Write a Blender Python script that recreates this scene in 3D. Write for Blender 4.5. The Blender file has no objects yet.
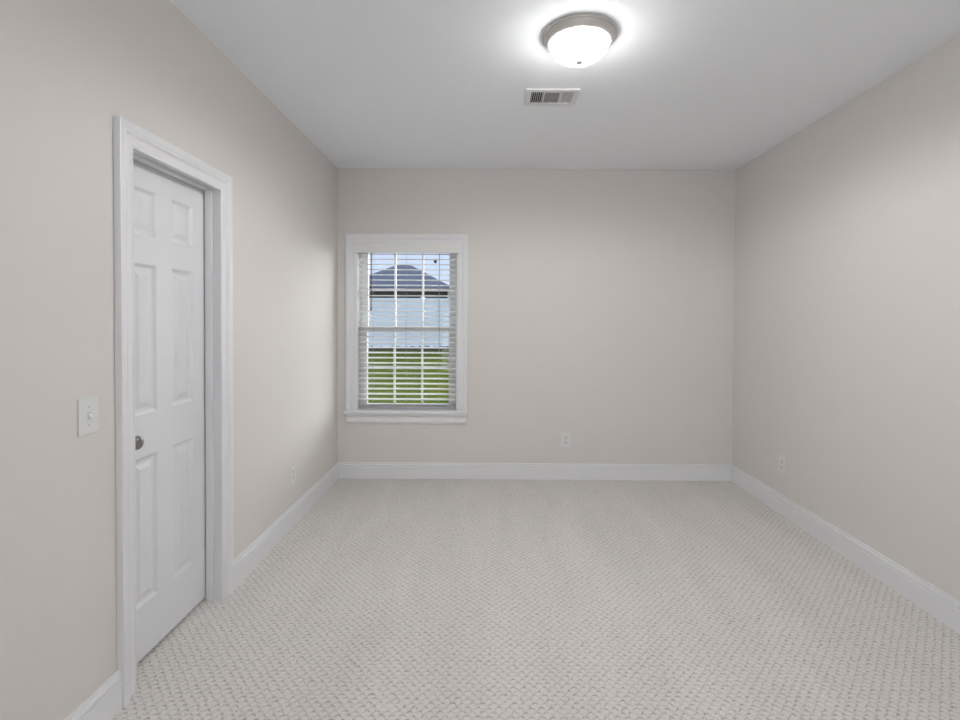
import bpy, bmesh, math
from mathutils import Vector, Matrix

C = bpy.context.scene
COL = C.collection
# ------------------------------------------------------------------ camera
H_CAM = 1.406
XL, XR, D, H = -1.331, 2.141, 4.385, 2.719      # room: left wall, right wall, back wall, ceiling
YR = -0.5                                        # rear wall behind the camera
cam = bpy.data.objects.new('camera', bpy.data.cameras.new('camera'))
COL.objects.link(cam)
cam.data.sensor_width = 36.0
cam.data.lens = 500 / 960 * 36
cam.data.shift_x = (480 - 487.67) / 960
cam.data.shift_y = (327.71 - 360) / 960
cam.data.clip_start = 0.02
r_ = Vector((0.99998134, 0.00328653, 0.00514925))
u_ = Vector((-0.00520411, 0.01690943, 0.99984348))
f_ = Vector((-0.00319895, 0.99985162, -0.01692621))
cam.matrix_world = Matrix(((r_.x, u_.x, -f_.x, 0), (r_.y, u_.y, -f_.y, 0),
                           (r_.z, u_.z, -f_.z, H_CAM), (0, 0, 0, 1)))
C.camera = cam

# ------------------------------------------------------------------ world, sun, area light, exposure
W = bpy.data.worlds.new('World'); C.world = W; W.use_nodes = True
nt = W.node_tree; nt.nodes.clear()
wo = nt.nodes.new('ShaderNodeOutputWorld'); bg = nt.nodes.new('ShaderNodeBackground')
tc = nt.nodes.new('ShaderNodeTexCoord'); sep = nt.nodes.new('ShaderNodeSeparateXYZ')
rmp = nt.nodes.new('ShaderNodeValToRGB')
rmp.color_ramp.elements[0].position = 0.0;  rmp.color_ramp.elements[0].color = (.68, .77, .95, 1)
rmp.color_ramp.elements[1].position = 0.55; rmp.color_ramp.elements[1].color = (.45, .58, .86, 1)
nt.links.new(tc.outputs['Generated'], sep.inputs[0]); nt.links.new(sep.outputs['Z'], rmp.inputs[0])
nt.links.new(rmp.outputs[0], bg.inputs[0]); bg.inputs[1].default_value = 0.9
# added bright sky patch, unseen off to the right, lighting the left wall
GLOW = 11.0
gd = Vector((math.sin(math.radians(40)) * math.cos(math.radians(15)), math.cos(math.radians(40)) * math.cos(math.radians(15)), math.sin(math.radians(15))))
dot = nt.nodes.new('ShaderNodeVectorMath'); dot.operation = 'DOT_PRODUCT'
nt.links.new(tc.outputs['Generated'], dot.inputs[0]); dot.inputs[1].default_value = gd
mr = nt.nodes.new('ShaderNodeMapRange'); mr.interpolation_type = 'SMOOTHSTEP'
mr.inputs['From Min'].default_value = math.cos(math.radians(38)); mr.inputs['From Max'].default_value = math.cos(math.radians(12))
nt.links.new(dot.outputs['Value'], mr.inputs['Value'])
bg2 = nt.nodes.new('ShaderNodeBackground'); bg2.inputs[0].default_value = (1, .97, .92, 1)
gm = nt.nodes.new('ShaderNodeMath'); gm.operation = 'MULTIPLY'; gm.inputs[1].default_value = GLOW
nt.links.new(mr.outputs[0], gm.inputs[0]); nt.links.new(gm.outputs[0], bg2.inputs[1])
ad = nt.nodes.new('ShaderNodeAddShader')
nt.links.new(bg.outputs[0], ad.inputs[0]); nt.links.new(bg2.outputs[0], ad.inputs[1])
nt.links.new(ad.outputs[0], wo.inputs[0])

sun = bpy.data.objects.new('sun', bpy.data.lights.new('sun', 'SUN')); COL.objects.link(sun)
sun.data.energy = 1.5; sun.data.angle = math.radians(3); sun.data.color = (1, .95, .86)
sun.rotation_euler = (math.radians(48), 0, math.radians(-25))

def area(name, loc, rot, sx, sy, power, color=(1, 1, 1)):
    o = bpy.data.objects.new(name, bpy.data.lights.new(name, 'AREA')); COL.objects.link(o)
    o.data.shape = 'RECTANGLE'; o.data.size = sx; o.data.size_y = sy
    o.data.energy = power; o.data.color = color
    o.location = loc; o.rotation_euler = rot
    return o
# added soft fill behind the camera; no opening is modelled there
area('rear_fill_light', (0.405, YR - 2.4, 1.3), (math.radians(112), 0, 0), 3.0, 2.3, 43, (.985, .99, 1))

C.view_settings.view_transform = 'Standard'
C.view_settings.look = 'None'
C.view_settings.gamma = 1
C.view_settings.use_curve_mapping = False
C.view_settings.exposure = 0.34

# ------------------------------------------------------------------ materials
def mat(name, col, rough=.5, metal=0, spec=.5, bump=None, noise=None):
    """plain procedural material; noise=(scale, amount) varies colour, bump=(scale, strength, distance)"""
    m = bpy.data.materials.new(name); m.use_nodes = True
    t = m.node_tree; b = t.nodes['Principled BSDF']
    b.inputs['Base Color'].default_value = (*col, 1); b.inputs['Roughness'].default_value = rough
    b.inputs['Metallic'].default_value = metal; b.inputs['Specular IOR Level'].default_value = spec
    co = t.nodes.new('ShaderNodeTexCoord')
    if noise:
        n = t.nodes.new('ShaderNodeTexNoise'); n.inputs['Scale'].default_value = noise[0]; n.inputs['Detail'].default_value = 4
        t.links.new(co.outputs['Object'], n.inputs['Vector'])
        mx = t.nodes.new('ShaderNodeMix'); mx.data_type = 'RGBA'
        a = noise[1]
        mx.inputs[6].default_value = (*[c * (1 - a) for c in col], 1)
        mx.inputs[7].default_value = (*[min(1, c * (1 + a)) for c in col], 1)
        t.links.new(n.outputs['Fac'], mx.inputs[0]); t.links.new(mx.outputs[2], b.inputs['Base Color'])
    if bump:
        n = t.nodes.new('ShaderNodeTexNoise'); n.inputs['Scale'].default_value = bump[0]; n.inputs['Detail'].default_value = 3
        t.links.new(co.outputs['Object'], n.inputs['Vector'])
        bp = t.nodes.new('ShaderNodeBump'); bp.inputs['Strength'].default_value = bump[1]; bp.inputs['Distance'].default_value = bump[2]
        t.links.new(n.outputs['Fac'], bp.inputs['Height']); t.links.new(bp.outputs[0], b.inputs['Normal'])
    return m

M_wall = mat('wall paint', (.735, .708, .686), .75, spec=.25, bump=(90, .12, .002), noise=(1.5, .012))
M_ceil = mat('ceiling paint', (.925, .955, .995), .85, spec=.2, bump=(120, .12, .002))
M_trim = mat('white trim paint', (.81, .818, .84), .35, bump=(30, .03, .001))
M_door = mat('white door paint', (.79, .80, .83), .38, bump=(160, .05, .0006))
M_vinyl = mat('white vinyl', (.76, .77, .78), .35, noise=(8, .01))
M_slat = mat('blind slat', (.83, .83, .83), .4, noise=(20, .01))
M_rail = mat('blind bottom rail', (.36, .35, .345), .5, noise=(20, .05))
M_cord = mat('cord', (.32, .33, .36), .7, noise=(60, .1))
M_wand = mat('clear wand', (.07, .085, .12), .6, noise=(40, .05))
M_plate = mat('wall plate plastic', (.76, .77, .775), .35, noise=(30, .01))
M_recep = mat('receptacle plastic', (.62, .62, .64), .4, noise=(30, .02))
M_recept2 = mat('outlet face plastic', (.68, .68, .69), .4, noise=(30, .02))
M_slot2 = mat('outlet slot', (.22, .22, .23), .6, noise=(30, .05))
M_slot = mat('dark slot', (.04, .04, .04), .6, noise=(30, .1))
M_chrome = mat('polished nickel', (.34, .335, .33), .14, metal=1, noise=(20, .03))
M_pan = mat('brushed nickel canopy', (.60, .575, .55), .40, metal=.35, noise=(35, .03))
M_vent = mat('white enamel', (.76, .765, .775), .4, noise=(20, .01))
M_duct_shade = mat('painted duct shade', (.008, .008, .010), .8, noise=(20, .1))
M_dark = mat('closet block dark', (.10, .10, .10), .9, noise=(4, .05))
M_fence = mat('white fence vinyl', (.62, .70, .79), .5, noise=(2, .02))
M_roof = mat('slate blue shingles', (.080, .100, .155), .85, bump=(12, .4, .05), noise=(6, .12))
M_brick = mat('dark brick', (.055, .058, .05), .85, bump=(12, .3, .02), noise=(5, .35))
M_winglass = mat('house window', (.10, .12, .14), .1, noise=(3, .1))
M_gutter = mat('dark gutter', (.05, .055, .06), .5, noise=(5, .1))
M_soil = mat('dark mulch', (.028, .024, .018), .95, bump=(25, .8, .05), noise=(18, .45))

def glass_mat():
    m = bpy.data.materials.new('window glass'); m.use_nodes = True
    t = m.node_tree; t.nodes.clear()
    o = t.nodes.new('ShaderNodeOutputMaterial'); mx = t.nodes.new('ShaderNodeMixShader')
    tr = t.nodes.new('ShaderNodeBsdfTransparent'); gl = t.nodes.new('ShaderNodeBsdfGlossy')
    tr.inputs[0].default_value = (.95, .97, .98, 1); gl.inputs['Roughness'].default_value = .02
    mx.inputs[0].default_value = .03
    t.links.new(tr.outputs[0], mx.inputs[1]); t.links.new(gl.outputs[0], mx.inputs[2]); t.links.new(mx.outputs[0], o.inputs[0])
    return m
M_glass = glass_mat()

def lamp_mat():
    m = mat('lit frosted glass', (.92, .90, .86), .3, noise=(8, .02))
    b = m.node_tree.nodes['Principled BSDF']
    b.inputs['Emission Color'].default_value = (1, .985, .955, 1)
    # emission weighted to the bottom of the bowl to soften the ceiling halo
    t = m.node_tree; co = t.nodes.new('ShaderNodeTexCoord'); sz = t.nodes.new('ShaderNodeSeparateXYZ'); mr_ = t.nodes.new('ShaderNodeMapRange')
    t.links.new(co.outputs['Object'], sz.inputs[0]); t.links.new(sz.outputs['Z'], mr_.inputs['Value'])
    mr_.inputs['From Min'].default_value = -.040; mr_.inputs['From Max'].default_value = -.115
    mr_.inputs['To Min'].default_value = 9.0; mr_.inputs['To Max'].default_value = 66.0
    t.links.new(mr_.outputs[0], b.inputs['Emission Strength'])
    return m
M_lamp = lamp_mat()

def carpet_mat():
    m = bpy.data.materials.new('patterned loop carpet'); m.use_nodes = True
    t = m.node_tree; b = t.nodes['Principled BSDF']
    b.inputs['Roughness'].default_value = .95; b.inputs['Specular IOR Level'].default_value = .1
    b.inputs['Sheen Weight'].default_value = .15
    L = t.links.new
    co = t.nodes.new('ShaderNodeTexCoord')
    def mth(op, a, bb=None, c=None):
        n = t.nodes.new('ShaderNodeMath'); n.operation = op
        for i, v in enumerate((a, bb, c)):
            if v is None: continue
            if isinstance(v, (int, float)): n.inputs[i].default_value = v
            else: L(v, n.inputs[i])
        return n.outputs[0]
    # a little wobble so the lattice is not machine-perfect
    nz = t.nodes.new('ShaderNodeTexNoise'); nz.inputs['Scale'].default_value = 34; nz.inputs['Detail'].default_value = 2
    L(co.outputs['Object'], nz.inputs['Vector'])
    va = t.nodes.new('ShaderNodeVectorMath'); va.operation = 'MULTIPLY_ADD'
    L(nz.outputs['Color'], va.inputs[0]); va.inputs[1].default_value = (.028, .022, 0); L(co.outputs['Object'], va.inputs[2])
    s = t.nodes.new('ShaderNodeSeparateXYZ'); L(va.outputs[0], s.inputs[0])
    # staggered rows of curved loops: narrow crevices between rounded tufts
    PX, PY = .038, .0205
    row = mth('DIVIDE', s.outputs[1], PY)
    par = mth('MODULO', mth('ADD', mth('FLOOR', row), 1000), 2)
    uu = mth('MULTIPLY_ADD', par, .5, mth('DIVIDE', s.outputs[0], PX))
    cv = mth('MULTIPLY_ADD', mth('COSINE', mth('MULTIPLY', uu, 2 * math.pi)), .30, .5)
    dist = mth('ABSOLUTE', mth('SUBTRACT', mth('FRACT', row), cv))
    mrp = t.nodes.new('ShaderNodeMapRange'); mrp.interpolation_type = 'SMOOTHSTEP'
    L(dist, mrp.inputs['Value']); mrp.inputs['From Min'].default_value = 0; mrp.inputs['From Max'].default_value = .38
    brk = t.nodes.new('ShaderNodeTexNoise'); brk.inputs['Scale'].default_value = 75; brk.inputs['Detail'].default_value = 2
    L(co.outputs['Object'], brk.inputs['Vector'])
    crev = mth('MULTIPLY', mth('SUBTRACT', 1, mrp.outputs[0]), mth('MULTIPLY_ADD', brk.outputs['Fac'], 3.4, -.95))
    fade = mth('MULTIPLY_ADD', mth('COSINE', mth('MULTIPLY', uu, 2 * math.pi)), .34, .62)
    lat = mth('SUBTRACT', 1, mth('MULTIPLY', crev, fade))
    fine = t.nodes.new('ShaderNodeTexNoise'); fine.inputs['Scale'].default_value = 140; fine.inputs['Detail'].default_value = 3
    L(co.outputs['Object'], fine.inputs['Vector'])
    hgt = mth('MULTIPLY_ADD', fine.outputs['Fac'], 1.0, lat)
    bp = t.nodes.new('ShaderNodeBump'); bp.inputs['Strength'].default_value = .6; bp.inputs['Distance'].default_value = .006
    L(hgt, bp.inputs['Height']); L(bp.outputs[0], b.inputs['Normal'])
    # shade between tufts painted into the colour; faint vacuum tracks of brushed pile
    tr = t.nodes.new('ShaderNodeMapping'); tr.inputs['Rotation'].default_value = (0, 0, .28); tr.inputs['Scale'].default_value = (2.6, .55, 1)
    L(co.outputs['Object'], tr.inputs[0])
    n2 = t.nodes.new('ShaderNodeTexNoise'); n2.inputs['Scale'].default_value = 1.6; n2.inputs['Detail'].default_value = 3; n2.inputs['Distortion'].default_value = .6
    L(tr.outputs[0], n2.inputs['Vector'])
    fac = mth('ADD', mth('MULTIPLY_ADD', hgt, .80, -.59), mth('MULTIPLY', n2.outputs['Fac'], .34))
    mx = t.nodes.new('ShaderNodeMix'); mx.data_type = 'RGBA'
    L(fac, mx.inputs[0])
    mx.inputs[6].default_value = (.43, .413, .394, 1); mx.inputs[7].default_value = (.87, .842, .806, 1)
    L(mx.outputs[2], b.inputs['Base Color'])
    return m
M_carpet = carpet_mat()

def grass_mat():
    m = mat('lawn grass', (.12, .19, .03), 1.0, spec=0, bump=(30, .8, .06))
    t = m.node_tree; b = t.nodes['Principled BSDF']
    co = t.nodes.new('ShaderNodeTexCoord')
    n = t.nodes.new('ShaderNodeTexNoise'); n.inputs['Scale'].default_value = 2.4; n.inputs['Detail'].default_value = 8; n.inputs['Roughness'].default_value = .75
    t.links.new(co.outputs['Object'], n.inputs['Vector'])
    cr = t.nodes.new('ShaderNodeValToRGB')
    e = cr.color_ramp.elements
    e[0].position = .3; e[0].color = (.042, .082, .007, 1)
    e[1].position = .7; e[1].color = (.160, .165, .013, 1)
    k = e.new(.5); k.color = (.082, .116, .009, 1)
    t.links.new(n.outputs['Fac'], cr.inputs[0]); t.links.new(cr.outputs[0], b.inputs['Base Color'])
    return m
M_grass = grass_mat()

# ------------------------------------------------------------------ mesh helpers
class MB:
    def __init__(s): s.bm = bmesh.new()
    def box(s, x0, x1, y0, y1, z0, z1, bev=0):
        b2 = bmesh.new()
        bmesh.ops.create_cube(b2, size=1)
        for v in b2.verts:
            v.co = Vector(((x0 + x1) / 2 + v.co.x * (x1 - x0), (y0 + y1) / 2 + v.co.y * (y1 - y0), (z0 + z1) / 2 + v.co.z * (z1 - z0)))
        if bev: bmesh.ops.bevel(b2, geom=b2.edges[:], offset=bev, segments=2, affect='EDGES', profile=.5)
        s.merge(b2); return s
    def merge(s, b2, mtx=None):
        if mtx: b2.transform(mtx)
        me = bpy.data.meshes.new('tmp'); b2.to_mesh(me); b2.free()
        s.bm.from_mesh(me); bpy.data.meshes.remove(me)
    def lathe(s, prof, mtx=None, seg=48):
        b2 = bmesh.new(); rings = []
        for (r, z) in prof:
            if r < 1e-6: rings.append([b2.verts.new((0, 0, z))])
            else: rings.append([b2.verts.new((r * math.cos(2 * math.pi * i / seg), r * math.sin(2 * math.pi * i / seg), z)) for i in range(seg)])
        for a, b in zip(rings, rings[1:]):
            for i in range(seg):
                j = (i + 1) % seg
                if len(a) == 1 and len(b) == 1: continue
                if len(a) == 1: b2.faces.new((a[0], b[i], b[j]))
                elif len(b) == 1: b2.faces.new((a[j], a[i], b[0]))
                else: b2.faces.new((a[i], a[j], b[j], b[i]))
        bmesh.ops.recalc_face_normals(b2, faces=b2.faces[:])
        s.merge(b2, mtx); return s
    def grid(s, rows, closed=False):
        """rows: list of lists of points, quads between neighbouring rows"""
        vs = [[s.bm.verts.new(p) for p in r] for r in rows]
        for a, b in zip(vs, vs[1:]):
            n = len(a)
            for i in range(n if closed else n - 1):
                j = (i + 1) % n
                s.bm.faces.new((a[i], a[j], b[j], b[i]))
        return vs
    def face(s, pts): s.bm.faces.new([s.bm.verts.new(p) for p in pts]); return s
    def tube(s, pts, r, seg=8):
        rows = []
        for i, p in enumerate(pts):
            p = Vector(p); a = Vector(pts[max(0, i - 1)]); b = Vector(pts[min(len(pts) - 1, i + 1)])
            d = (b - a).normalized(); x = d.orthogonal().normalized(); y = d.cross(x)
            rows.append([p + r * (math.cos(2 * math.pi * k / seg) * x + math.sin(2 * math.pi * k / seg) * y) for k in range(seg)])
        vs = s.grid(rows, True)
        s.bm.faces.new(vs[0]); s.bm.faces.new(vs[-1]); return s
    def build(s, name, m, parent=None, smooth=False, loc=None):
        bmesh.ops.recalc_face_normals(s.bm, faces=s.bm.faces[:])
        me = bpy.data.meshes.new(name); s.bm.to_mesh(me); s.bm.free()
        me.materials.append(m)
        o = bpy.data.objects.new(name, me); COL.objects.link(o)
        if parent:
            o.parent = parent
        if loc:
            o.location = loc
        if smooth:
            for p in me.polygons: p.use_smooth = True
            md = o.modifiers.new('split', 'EDGE_SPLIT'); md.split_angle = math.radians(38)
        return o

def struct(o): o['kind'] = 'structure'; return o
def thing(name, label, cat, loc=(0, 0, 0), group=None):
    o = bpy.data.objects.new(name, None); COL.objects.link(o); o.location = loc; o.empty_display_size = .1
    o['label'] = label; o['category'] = cat
    if group: o['group'] = group
    return o

# ------------------------------------------------------------------ room shell
T = .14
JY0, JY1, JZ = 1.853, 2.466, 2.038      # door jamb faces
b = MB(); b.box(XL - .01, XR + .01, YR - 2.5, D + .01, -.1, 0); b.box(XL - T - .9, XL - .01, JY0 - .018, JY1 + .018, -.1, 0); struct(b.build('floor', M_carpet))
b = MB(); b.box(XL - T, XR + T, YR - 2.5, D + T, H, H + .1); struct(b.build('ceiling', M_ceil))
# door opening in left wall
b = MB()
b.box(XL - T, XL, YR - 2.5, JY0 - .018, 0, H); b.box(XL - T, XL, JY1 + .018, D, 0, H); b.box(XL - T, XL, JY0 - .018, JY1 + .018, JZ + .018, H)
struct(b.build('wall_left', M_wall))
b = MB()
cx0, cx1, cy0, cy1 = XL - T - .9, XL - T, JY0 - .3, JY1 + .3
b.box(cx0 - .05, cx0, cy0, cy1, -.05, 2.5); b.box(cx0, cx1, cy0 - .05, cy0, -.05, 2.5); b.box(cx0, cx1, cy1, cy1 + .05, -.05, 2.5)
b.box(cx0, cx1, cy0, cy1, 2.45, 2.5); b.box(cx0, cx1, cy0, JY0 - .018, -.05, 0); b.box(cx0, cx1, JY1 + .018, cy1, -.05, 0)
struct(b.build('closet_light_block', M_dark))  # unseen dark box added behind the door to block outside light
b = MB(); b.box(XR, XR + T, YR - 2.5, D, 0, H); struct(b.build('wall_right', M_wall))
# window opening in back wall
WX0, WX1, WZ0, WZ1 = -1.170, -.277, .592, 2.066
b = MB()
b.box(XL - T, WX0, D, D + T, -.1, H); b.box(WX1, XR + T, D, D + T, -.1, H)
b.box(WX0, WX1, D, D + T, -.1, WZ0 - .02); b.box(WX0, WX1, D, D + T, WZ1, H)
struct(b.build('wall_back', M_wall))
# the room runs on behind the camera
b = MB(); b.box(XL - T, XR + T, YR - 2.6, YR - 2.5, -.1, H + .1); struct(b.build('wall_rear', M_wall))

# ------------------------------------------------------------------ baseboards
BP = [(0, 0), (.017, 0), (.017, .098), (.0165, .101), (.0105, .103), (.0105, .108), (.0155, .110), (.0165, .116), (.0150, .122), (.0080, .126), (.0080, .129), (.0105, .132), (.0095, .138), (.006, .140), (0, .140)]
def baseboard(name, fn):
    b = MB(); rows = fn(); vs = b.grid(rows); 
    for e in (vs[0], vs[-1]): b.bm.faces.new(e)
    return struct(b.build(name, M_trim))
CW = .085                                    # casing width
DI0, DI1, DZ = 1.858, 2.461, 2.033            # casing inner edges
baseboard('baseboard_back', lambda: [[(XL + p, D - p, z) for p, z in BP], [(XR - p, D - p, z) for p, z in BP]])
baseboard('baseboard_right', lambda: [[(XR - p, YR - 2.5, z) for p, z in BP], [(XR - p, D - p, z) for p, z in BP]])
baseboard('baseboard_left_1', lambda: [[(XL + p, DI1 + CW, z) for p, z in BP], [(XL + p, D - p, z) for p, z in BP]])
baseboard('baseboard_left_2', lambda: [[(XL + p, YR - 2.5, z) for p, z in BP], [(XL + p, DI0 - CW, z) for p, z in BP]])

# ------------------------------------------------------------------ door
CP = [(0, 0), (0, .010), (.003, .012), (.008, .0125), (.011, .0105), (.036, .0120), (.040, .0135), (.047, .0200), (.051, .0212), (.055, .0200), (.058, .0225), (.064, .0240), (.082, .0245), (.085, .0235), (.085, 0)]
def casing(mp, a0, a1, z0, z1):
    """mitred three-sided casing; mp(u, z, t) maps wall coordinates to world"""
    b = MB()
    rows = [[mp(a0 - w, z0, t) for w, t in CP], [mp(a0 - w, z1 + w, t) for w, t in CP],
            [mp(a1 + w, z1 + w, t) for w, t in CP], [mp(a1 + w, z0, t) for w, t in CP]]
    vs = b.grid(rows, False)
    for e in (vs[0], vs[-1]): b.bm.faces.new(e)
    return b
door = bpy.data.objects.new('door_1', None); COL.objects.link(door); door.location = (XL - .075, 2.16, 0); struct(door)
DL = door.location
def dpart(b, name, m, smooth=False, parent=door, off=None):
    o = b.build(name, m, None, smooth)
    o.parent = parent
    o.location = -Vector(off if off is not None else DL)
    return o
dpart(casing(lambda u, z, t: (XL + t, u, z), DI0, DI1, 0, DZ), 'door_casing', M_trim)
b = MB()   # jambs
b.box(XL - T, XL, JY0 - .018, JY0, 0, JZ + .018); b.box(XL - T, XL, JY1, JY1 + .018, 0, JZ + .018); b.box(XL - T, XL, JY0, JY1, JZ, JZ + .018)
dpart(b, 'door_jamb', M_trim)
b = MB()   # stops
SX0, SX1 = XL - .066, XL - .034
b.box(SX0, SX1, JY0, JY0 + .012, 0, JZ, .002); b.box(SX0, SX1, JY1 - .012, JY1, 0, JZ, .002); b.box(SX0, SX1, JY0 + .012, JY1 - .012, JZ - .012, JZ, .002)
dpart(b, 'door_stop', M_trim)
# slab with six moulded panels on its room face
FX = XL - .074; BX = FX - .035
SY0, SY1, SZ0, SZ1 = JY0 + .003, JY1 - .003, .018, JZ - .004
cols = [(1.953, 2.108), (2.211, 2.366)]
rws = [(.234, .838), (1.012, 1.624), (1.738, 1.928)]
def slab():
    b = MB(); bm = b.bm
    ys = sorted([SY0, SY1] + [v for c in cols for v in c]); zs = sorted([SZ0, SZ1] + [v for r in rws for v in r])
    def q(pts): bm.faces.new([bm.verts.new(p) for p in pts])
    for i in range(len(ys) - 1):
        for k in range(len(zs) - 1):
            y0, y1, z0, z1 = ys[i], ys[i + 1], zs[k], zs[k + 1]
            if (y0, y1) in cols and (z0, z1) in rws:
                steps = [(0, 0), (.006, -.0035), (.012, -.0085), (.018, -.0095), (.026, -.0095), (.046, -.0025), (.05, -.0015)]
                rings = [[(FX + dx, y0 + w, z0 + w), (FX + dx, y1 - w, z0 + w), (FX + dx, y1 - w, z1 - w), (FX + dx, y0 + w, z1 - w)] for w, dx in steps]
                vs = b.grid(rings, True); bm.faces.new(vs[-1])
            else: q([(FX, y0, z0), (FX, y1, z0), (FX, y1, z1), (FX, y0, z1)])
    bmesh.ops.remove_doubles(bm, verts=bm.verts[:], dist=1e-5)
    # sides and back
    be = [e for e in bm.edges if len(e.link_faces) == 1]
    ex = bmesh.ops.extrude_edge_only(bm, edges=be)
    nv = [g for g in ex['geom'] if isinstance(g, bmesh.types.BMVert)]
    for v in nv: v.co.x = BX
    bmesh.ops.holes_fill(bm, edges=[e for e in bm.edges if len(e.link_faces) == 1], sides=0)
    return b
slab_o = dpart(slab(), 'door_leaf', M_door)
def rotY(x, y, z): return Matrix.Translation((x, y, z)) @ Matrix.Rotation(math.radians(90), 4, 'Y')
kn = MB(); kn.lathe([(0, 0), (.032, 0), (.032, .004), (.028, .009), (.014, .011), (.0115, .016), (.0115, .026), (.016, .031), (.024, .037), (.0275, .046), (.0265, .054), (.021, .061), (.010, .0645), (0, .065)], rotY(FX, 1.917, .922), 32)
kb = kn.build('door_knob', M_chrome, None, True); kb.parent = slab_o; kb['label'] = 'round polished nickel door knob'

# ------------------------------------------------------------------ window
win = bpy.data.objects.new('window_1', None); COL.objects.link(win); win.location = ((WX0 + WX1) / 2, D, WZ0); struct(win)
def wpart(b, name, m, smooth=False):
    o = b.build(name, m, None, smooth); o.parent = win; o.location = -Vector(win.location); return o
wpart(casing(lambda u, z, t: (u, D - t, z), WX0, WX1, WZ0, WZ1 - .005), 'window_casing', M_trim)
b = MB()   # jamb lining
b.box(WX0, WX0 + .012, D, D + T, WZ0, WZ1); b.box(WX1 - .012, WX1, D, D + T, WZ0, WZ1); b.box(WX0 + .012, WX1 - .012, D, D + T, WZ1 - .012, WZ1)
wpart(b, 'window_jamb', M_trim)
b = MB(); b.box(-1.270, -.182, D - .042, D, .572, .604, .005); b.box(WX0 + .001, WX1 - .001, D, D + T, .572, .604)
wpart(b, 'window_sill', M_trim)
b = MB()
AP = [(0, .572), (.020, .572), (.020, .551), (.014, .544), (.016, .510), (.013, .495), (.010, .487), (0, .487)]
vs = b.grid([[(-1.249 + 0, D - p, z) for p, z in AP], [(-.196, D - p, z) for p, z in AP]])
for e in (vs[0], vs[-1]): b.bm.faces.new(e)
wpart(b, 'window_apron', M_trim)
# sashes
GX0, GX1 = -1.084, -.359
SXa, SXb = WX0 + .012, WX1 - .012
def sash(y0, y1, z0, z1, zg0, zg1, name):
    b = MB()
    b.box(SXa, GX0, y0, y1, z0, z1, .003); b.box(GX1, SXb, y0, y1, z0, z1, .003)
    b.box(GX0, GX1, y0, y1, z0, zg0, .003); b.box(GX0, GX1, y0, y1, zg1, z1, .003)
    o = wpart(b, name, M_vinyl)
    m = MB(); ym = (y0 + y1) / 2
    for x in (-.8445, -.5975): m.box(x - .009, x + .009, ym - .010, ym + .010, zg0, zg1, .002)
    zc = (zg0 + zg1) / 2
    xs = [GX0, -.8535, -.8355, -.6065, -.5885, GX1]
    for i in (0, 2, 4): m.box(xs[i], xs[i + 1], ym - .010, ym + .010, zc - .009, zc + .009, .002)
    mo = m.build('muntin', M_vinyl, None); mo.parent = o
    g = MB(); g.box(GX0 - .004, GX1 + .004, ym - .002, ym + .002, zg0 - .004, zg1 + .004)
    go = g.build('pane', M_glass, None); go.parent = o
    return o
lower = sash(D + .062, D + .090, .600, 1.335, .650, 1.300, 'lower_sash')
upper = sash(D + .094, D + .122, 1.300, WZ1 - .012, 1.337, 2.000, 'upper_sash')
lk = MB(); lk.box(-.745, -.695, D + .068, D + .086, 1.335, 1.347, .003); lk.tube([(-.72, D + .075, 1.347), (-.69, D + .075, 1.350)], .005)
lo = lk.build('sash_lock', M_vinyl, None); lo.parent = lower
mk = MB(); mk.lathe([(0, 0), (.014, 0), (.014, .002), (0, .002)], Matrix.Translation((-.486, D + .103, 1.925)) @ Matrix.Rotation(math.radians(90), 4, 'X') @ Matrix.Scale(1.5, 4, (0, 1, 0)), 16)
mo = mk.build('pane_mark', M_slot, None); mo.parent = upper  # small dark mark on the upper pane

# ------------------------------------------------------------------ blind
BY = D + .034
bl = thing('window_blind', 'white horizontal slatted blind with open slats hanging in the window', 'window blind', ((WX0 + WX1) / 2, BY, 2.0))
def bpart(b, name, m, smooth=False):
    o = b.build(name, m, None, smooth); o.parent = bl; o.location = -Vector(bl.location); return o
b = MB()
VP = [(0, 1.983), (.004, 1.981), (.010, 1.984), (.012, 1.992), (.010, 2.000), (.012, 2.030), (.010, 2.045), (.012, 2.056), (.010, 2.062), (0, 2.062)]
yv = D - .016
vs = b.grid([[(-1.192, yv - p, z) for p, z in VP], [(-.258, yv - p, z) for p, z in VP]], True)
for e in (vs[0], vs[-1]): b.bm.faces.new(e)
bpart(b, 'valance', M_slat)
b = MB(); b.box(-1.150, -.297, BY - .025, BY + .025, 2.005, 2.048, .003); b.box(-1.150, -1.140, D - .016, BY - .025, 2.01, 2.04); b.box(-.307, -.297, D - .016, BY - .025, 2.01, 2.04)
bpart(b, 'headrail', M_slat)
BX0, BX1 = -1.152, -.295
tilt = math.radians(5)
b = MB()
z = .694
while z < 1.985:
    n = 5; top = []; bot = []
    for i in range(n):
        s = -1 + 2 * i / (n - 1)
        dy = s * .025; crown = .0045 * (1 - s * s)
        yy = BY + dy * math.cos(tilt); zz = z + dy * math.sin(tilt) + crown
        top.append((yy, zz + .0028)); bot.append((yy, zz - .0028))
    prof = top + bot[::-1]
    vs = b.grid([[(BX0, y, q) for y, q in prof], [(BX1, y, q) for y, q in prof]], True)
    for e in (vs[0], vs[-1]): b.bm.faces.new(e)
    z += .0457
bpart(b, 'slats', M_slat)
b = MB(); b.box(BX0, BX1, BY - .022, BY + .010, .632, .650, .003); bpart(b, 'bottom_rail', M_rail)
for x in (-1.025, -.733, -.443):
    b = MB()
    for dy in (-.0262, .0262): b.tube([(x, BY + dy, .650), (x, BY + dy, 2.005)], .0009, 6)
    bpart(b, 'ladder_cord', M_cord)
    b = MB(); b.lathe([(0, -.004), (.005, -.004), (.006, 0), (0, 0)], Matrix.Translation((x, BY - .006, .632)), 12); bpart(b, 'cord_button', M_rail)
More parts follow.
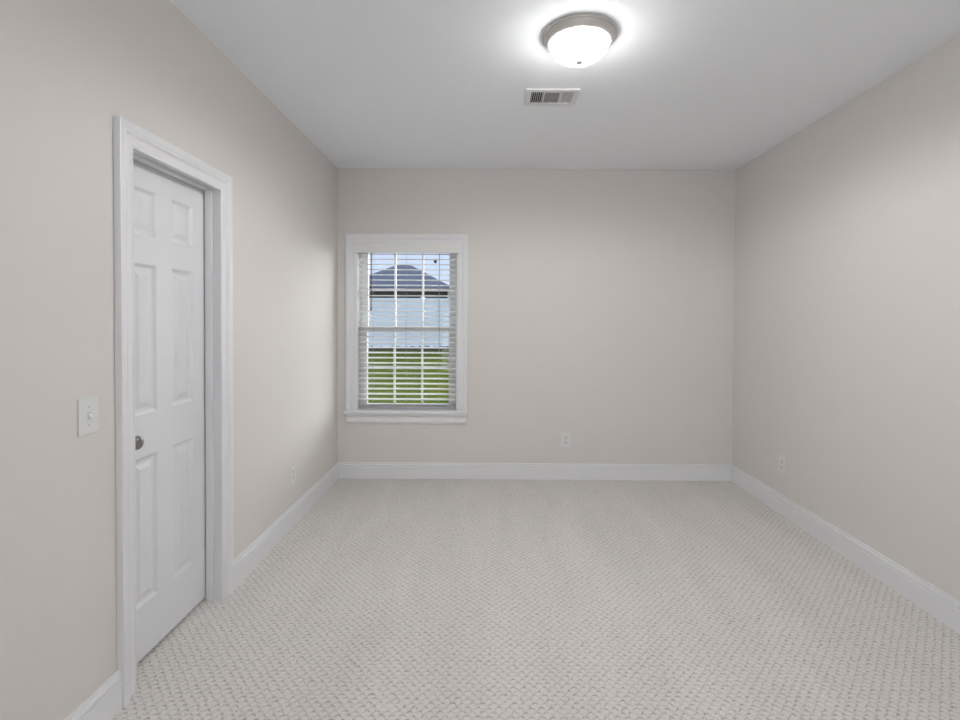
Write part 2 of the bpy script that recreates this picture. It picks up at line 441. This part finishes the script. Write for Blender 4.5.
b = MB(); b.tube([(-.440, BY - .031, 2.005), (-.440, BY - .031, 1.12)], .0016, 6); bpart(b, 'lift_cord', M_cord)
b = MB(); b.tube([(-1.037, BY - .030, 2.0), (-1.038, BY - .032, 1.50)], .0045, 8); b.tube([(-1.038, BY - .032, 1.50), (-1.038, BY - .032, 1.475)], .006, 8)
bpart(b, 'tilt_wand', M_wand)

# ------------------------------------------------------------------ ceiling lamp
LX, LY = .409, 2.333
lamp = thing('ceiling_light', 'lit flush ceiling light with frosted glass bowl and nickel rim', 'ceiling light', (LX, LY, H))
b = MB(); b.lathe([(0, 0), (.166, 0), (.170, -.004), (.1705, -.009), (.168, -.013), (.163, -.0145), (.161, -.019), (.156, -.026), (.153, -.033), (.147, -.039), (.141, -.041), (.134, -.037), (0, -.037)], None, 64)
b.build('canopy', M_pan, lamp, True)
b = MB(); b.lathe([(.134, -.037), (.1355, -.043), (.1335, -.053), (.128, -.066), (.119, -.078), (.108, -.088), (.095, -.097), (.080, -.1045), (.063, -.1105), (.044, -.115), (.024, -.1175), (0, -.1185)], None, 64)
b.build('glass_bowl', M_lamp, lamp, True)
b = MB(); b.lathe([(0, -.115), (.016, -.1165), (.0190, -.120), (.0190, -.123), (.0150, -.127), (.008, -.1305), (0, -.1315)], None, 24)
fo = b.build('finial', M_pan, lamp, True); fo['label'] = 'small nickel finial at the bottom of the bowl'

sp = bpy.data.lights.new('bulb_light', 'SPOT'); sp.energy = 31; sp.spot_size = math.radians(176); sp.spot_blend = .32
sp.shadow_soft_size = .06; sp.color = (1, .985, .96)
so = bpy.data.objects.new('bulb_light', sp); COL.objects.link(so); so.parent = lamp; so.location = (0, 0, -.165)

# ------------------------------------------------------------------ air vent
vx, vy = .359, 2.967
vent = thing('air_vent', 'white rectangular ceiling air register with three louvred sections', 'air vent', (vx, vy, H))
HW, HD = .1525, .107
secs = [(-.122, -.052, 'L'), (-.044, .044, 'M'), (.052, .122, 'R')]
b = MB(); z0, z1 = -.010, -.0005
b.box(-HW, HW, -HD, -.072, z0, z1, .003); b.box(-HW, HW, .072, HD, z0, z1, .003)
b.box(-HW, -.122, -.072, .072, z0, z1, .002); b.box(.122, HW, -.072, .072, z0, z1, .002)
b.box(-.052, -.044, -.072, .072, z0, z1, .001); b.box(.044, .052, -.072, .072, z0, z1, .001)
b.build('frame', M_vent, vent)
b = MB(); b.box(-.122, .122, -.072, .072, -.0012, -.0003); b.build('duct_shade_sheet', M_duct_shade, vent)  # flat black sheet painted in for the shade inside the duct
for x0, x1, k in secs:
    b = MB()
    if k == 'M':
        n = 9
        for i in range(n):
            yc = -.072 + .144 * (i + .5) / n; dy = .0062
            pts = [(yc - dy, -.010), (yc - dy + .0014, -.0108), (yc + dy, -.002), (yc + dy - .0014, -.0012)]
            vs = b.grid([[(x0, y, q) for y, q in pts], [(x1, y, q) for y, q in pts]], True)
            for e in (vs[0], vs[-1]): b.bm.faces.new(e)
    else:
        n = 6; sg = 1 if k == 'L' else -1
        for i in range(n):
            xc = x0 + (x1 - x0) * (i + .5) / n; dx = (.0016 if k == 'L' else .0030) * sg
            pts = [(xc - dx - .0011, -.010), (xc - dx + .0011, -.010), (xc + dx + .0011, -.002), (xc + dx - .0011, -.002)]
            vs = b.grid([[(x, -.072, q) for x, q in pts], [(x, .072, q) for x, q in pts]], True)
            for e in (vs[0], vs[-1]): b.bm.faces.new(e)
    b.build('louvre', M_vent, vent)

# ------------------------------------------------------------------ switch and outlets (built facing +x at the origin, then turned)
def plate(b, w, h):
    b.box(0, .0058, -w / 2, w / 2, -h / 2, h / 2, .0022)
sw = thing('light_switch', 'white toggle light switch on the left wall beside the door', 'light switch', (XL, 1.648, 1.079))
b = MB(); plate(b, .082, .122); b.build('wall_plate', M_plate, sw)
b = MB(); b.box(.005, .0064, -.0055, .0055, -.0125, .0125); b.build('toggle_slot', M_recep, sw)
b = MB(); b.grid([[(.0058, -.0045, -.004), (.0058, .0045, -.004), (.0058, .0045, .008), (.0058, -.0045, .008)],
                  [(.019, -.0036, -.013), (.019, .0036, -.013), (.020, .0036, -.006), (.020, -.0036, -.006)]], True)
b.face([(.019, -.0036, -.013), (.019, .0036, -.013), (.020, .0036, -.006), (.020, -.0036, -.006)])
bmesh.ops.remove_doubles(b.bm, verts=b.bm.verts[:], dist=1e-6); b.build('toggle', M_plate, sw)
for zz in (-.030, .030):
    b = MB(); b.lathe([(0, 0), (.0035, 0), (.0035, .001), (0, .0015)], rotY(.0055, 0, zz), 12); b.build('screw', M_recep, sw)

out = thing('wall_outlet', 'white duplex outlet low on the left wall beyond the door', 'outlet', (XL, 3.372, .344), 'duplex outlets low on the walls')
b = MB(); plate(b, .080, .122); b.build('wall_plate', M_plate, out)
for zz in (-.0215, .0215):
    b = MB(); b.box(.0045, .0072, -.0165, .0165, zz - .0145, zz + .0145, .0012); rc = b.build('receptacle', M_recept2, out)
    b = MB()
    b.box(.0066, .0076, -.0080, -.0055, zz - .002, zz + .0075); b.box(.0066, .0076, .0055, .0075, zz - .002, zz + .0065); b.box(.0066, .0076, -.002, .002, zz - .0095, zz - .0055)
    b.build('slot', M_slot2, rc)
b = MB(); b.lathe([(0, 0), (.0032, 0), (.0032, .001), (0, .0015)], rotY(.0055, 0, 0), 12); b.build('screw', M_recep, out)
def copy_tree(o, parent=None):
    c = o.copy(); COL.objects.link(c)
    if parent: c.parent = parent
    for ch in list(o.children): copy_tree(ch, c)
    return c
for loc, rz, lab in [((.678, D, .347), -90, 'white duplex outlet on the back wall to the right of the window'),
                     ((XR, 3.632, .360), 180, 'white duplex outlet low on the right wall')]:
    o = copy_tree(out); o.location = loc; o.rotation_euler = (0, 0, math.radians(rz)); o['label'] = lab

# ------------------------------------------------------------------ outdoors
def gz(y): return -.15 + (y - 4.5) / 13.5 * .45 if y < 18 else .30
b = MB()
ys = [D + T, 8, 13, 18, 40]
b.grid([[(-25, y, gz(y)), (15, y, gz(y))] for y in ys]); 
lw = b.build('lawn', M_grass); struct(lw)
# mulch strip along the fence
import random
random.seed(4)
b = MB(); rows = []
n = 160
for i in range(n + 1):
    x = -9 + 13 * i / n; w = .05 + random.random() * .06
    rows.append([(x, 17.70 - random.random() * .12, gz(17.6) - .01), (x, 17.78, gz(17.8) + w), (x, 17.95, gz(17.95) + w * 1.3), (x, 17.97, gz(17.95) - .02)])
b.grid(rows); struct(b.build('mulch_bed', M_soil))
fn = thing('garden_fence', 'white vinyl privacy fence across the back of the lawn', 'fence', (-3, 18, gz(18)))
fz0, fz1 = .02, 1.83
for i in range(6):
    x0 = -6 + i * 2.2
    b = MB(); b.box(x0 - .065, x0 + .065, -.065, .065, -.05, fz1 + .03, .008); b.build('post', M_fence, fn)
    b = MB(); b.lathe([(.105, 0), (.105, .02), (0, .08)], Matrix.Translation((x0, 0, fz1 + .03)) @ Matrix.Rotation(math.radians(45), 4, 'Z'), 4); b.build('post_cap', M_fence, fn)
    if i < 5:
        b = MB()
        for k in range(14):
            xa = x0 + .065 + k * 2.07 / 14
            b.box(xa + .002, xa + 2.07 / 14 - .002, -.012, .012, fz0 + .1, fz1 - .08, .003)
        b.build('fence_panel', M_fence, fn)
        for zz in (fz0, fz1 - .1):
            b = MB(); b.box(x0 + .065, x0 + 2.135, -.03, .03, zz, zz + .12, .006); b.build('rail', M_fence, fn)
# neighbour house
hs = thing('house', 'neighbouring house with slate blue hip roof showing above the white fence', 'house', (-5.1, 30.5, .3))
o_ = Vector(hs.location)
def hpart(b, name, m):
    o = b.build(name, m); o.parent = hs; o.location = -o_; return o
b = MB(); b.box(-7.9, -2.3, 27.5, 33.5, .3, 3.05); hpart(b, 'wall', M_brick)
for x in (-6.9, -5.0, -3.2):
    b = MB(); b.box(x - .5, x + .5, 27.46, 27.5, 1.2, 2.75); fr = hpart(b, 'window', M_gutter)
    b = MB(); b.box(x - .44, x + .44, 27.44, 27.46, 1.26, 2.69); p = b.build('pane', M_winglass); p.parent = fr
b = MB()
e0, e1 = (-8.3, 27), (-1.9, 34)
zr = 4.70; ez = 3.07
A = [(e0[0], e0[1], ez), (e1[0], e0[1], ez), (e1[0], e1[1], ez), (e0[0], e1[1], ez)]
R0, R1 = (-5.5, 30.2, zr), (-4.85, 30.2, zr)
vs = [b.bm.verts.new(p) for p in A + [R0, R1]]
for f in ((0, 1, 5, 4), (1, 2, 5), (2, 3, 4, 5), (3, 0, 4), (0, 3, 2, 1)): b.bm.faces.new([vs[i] for i in f])
hpart(b, 'roof', M_roof)
b = MB(); b.box(e0[0], e1[0], 26.95, 27.05, ez - .12, ez + .02); hpart(b, 'gutter', M_gutter)
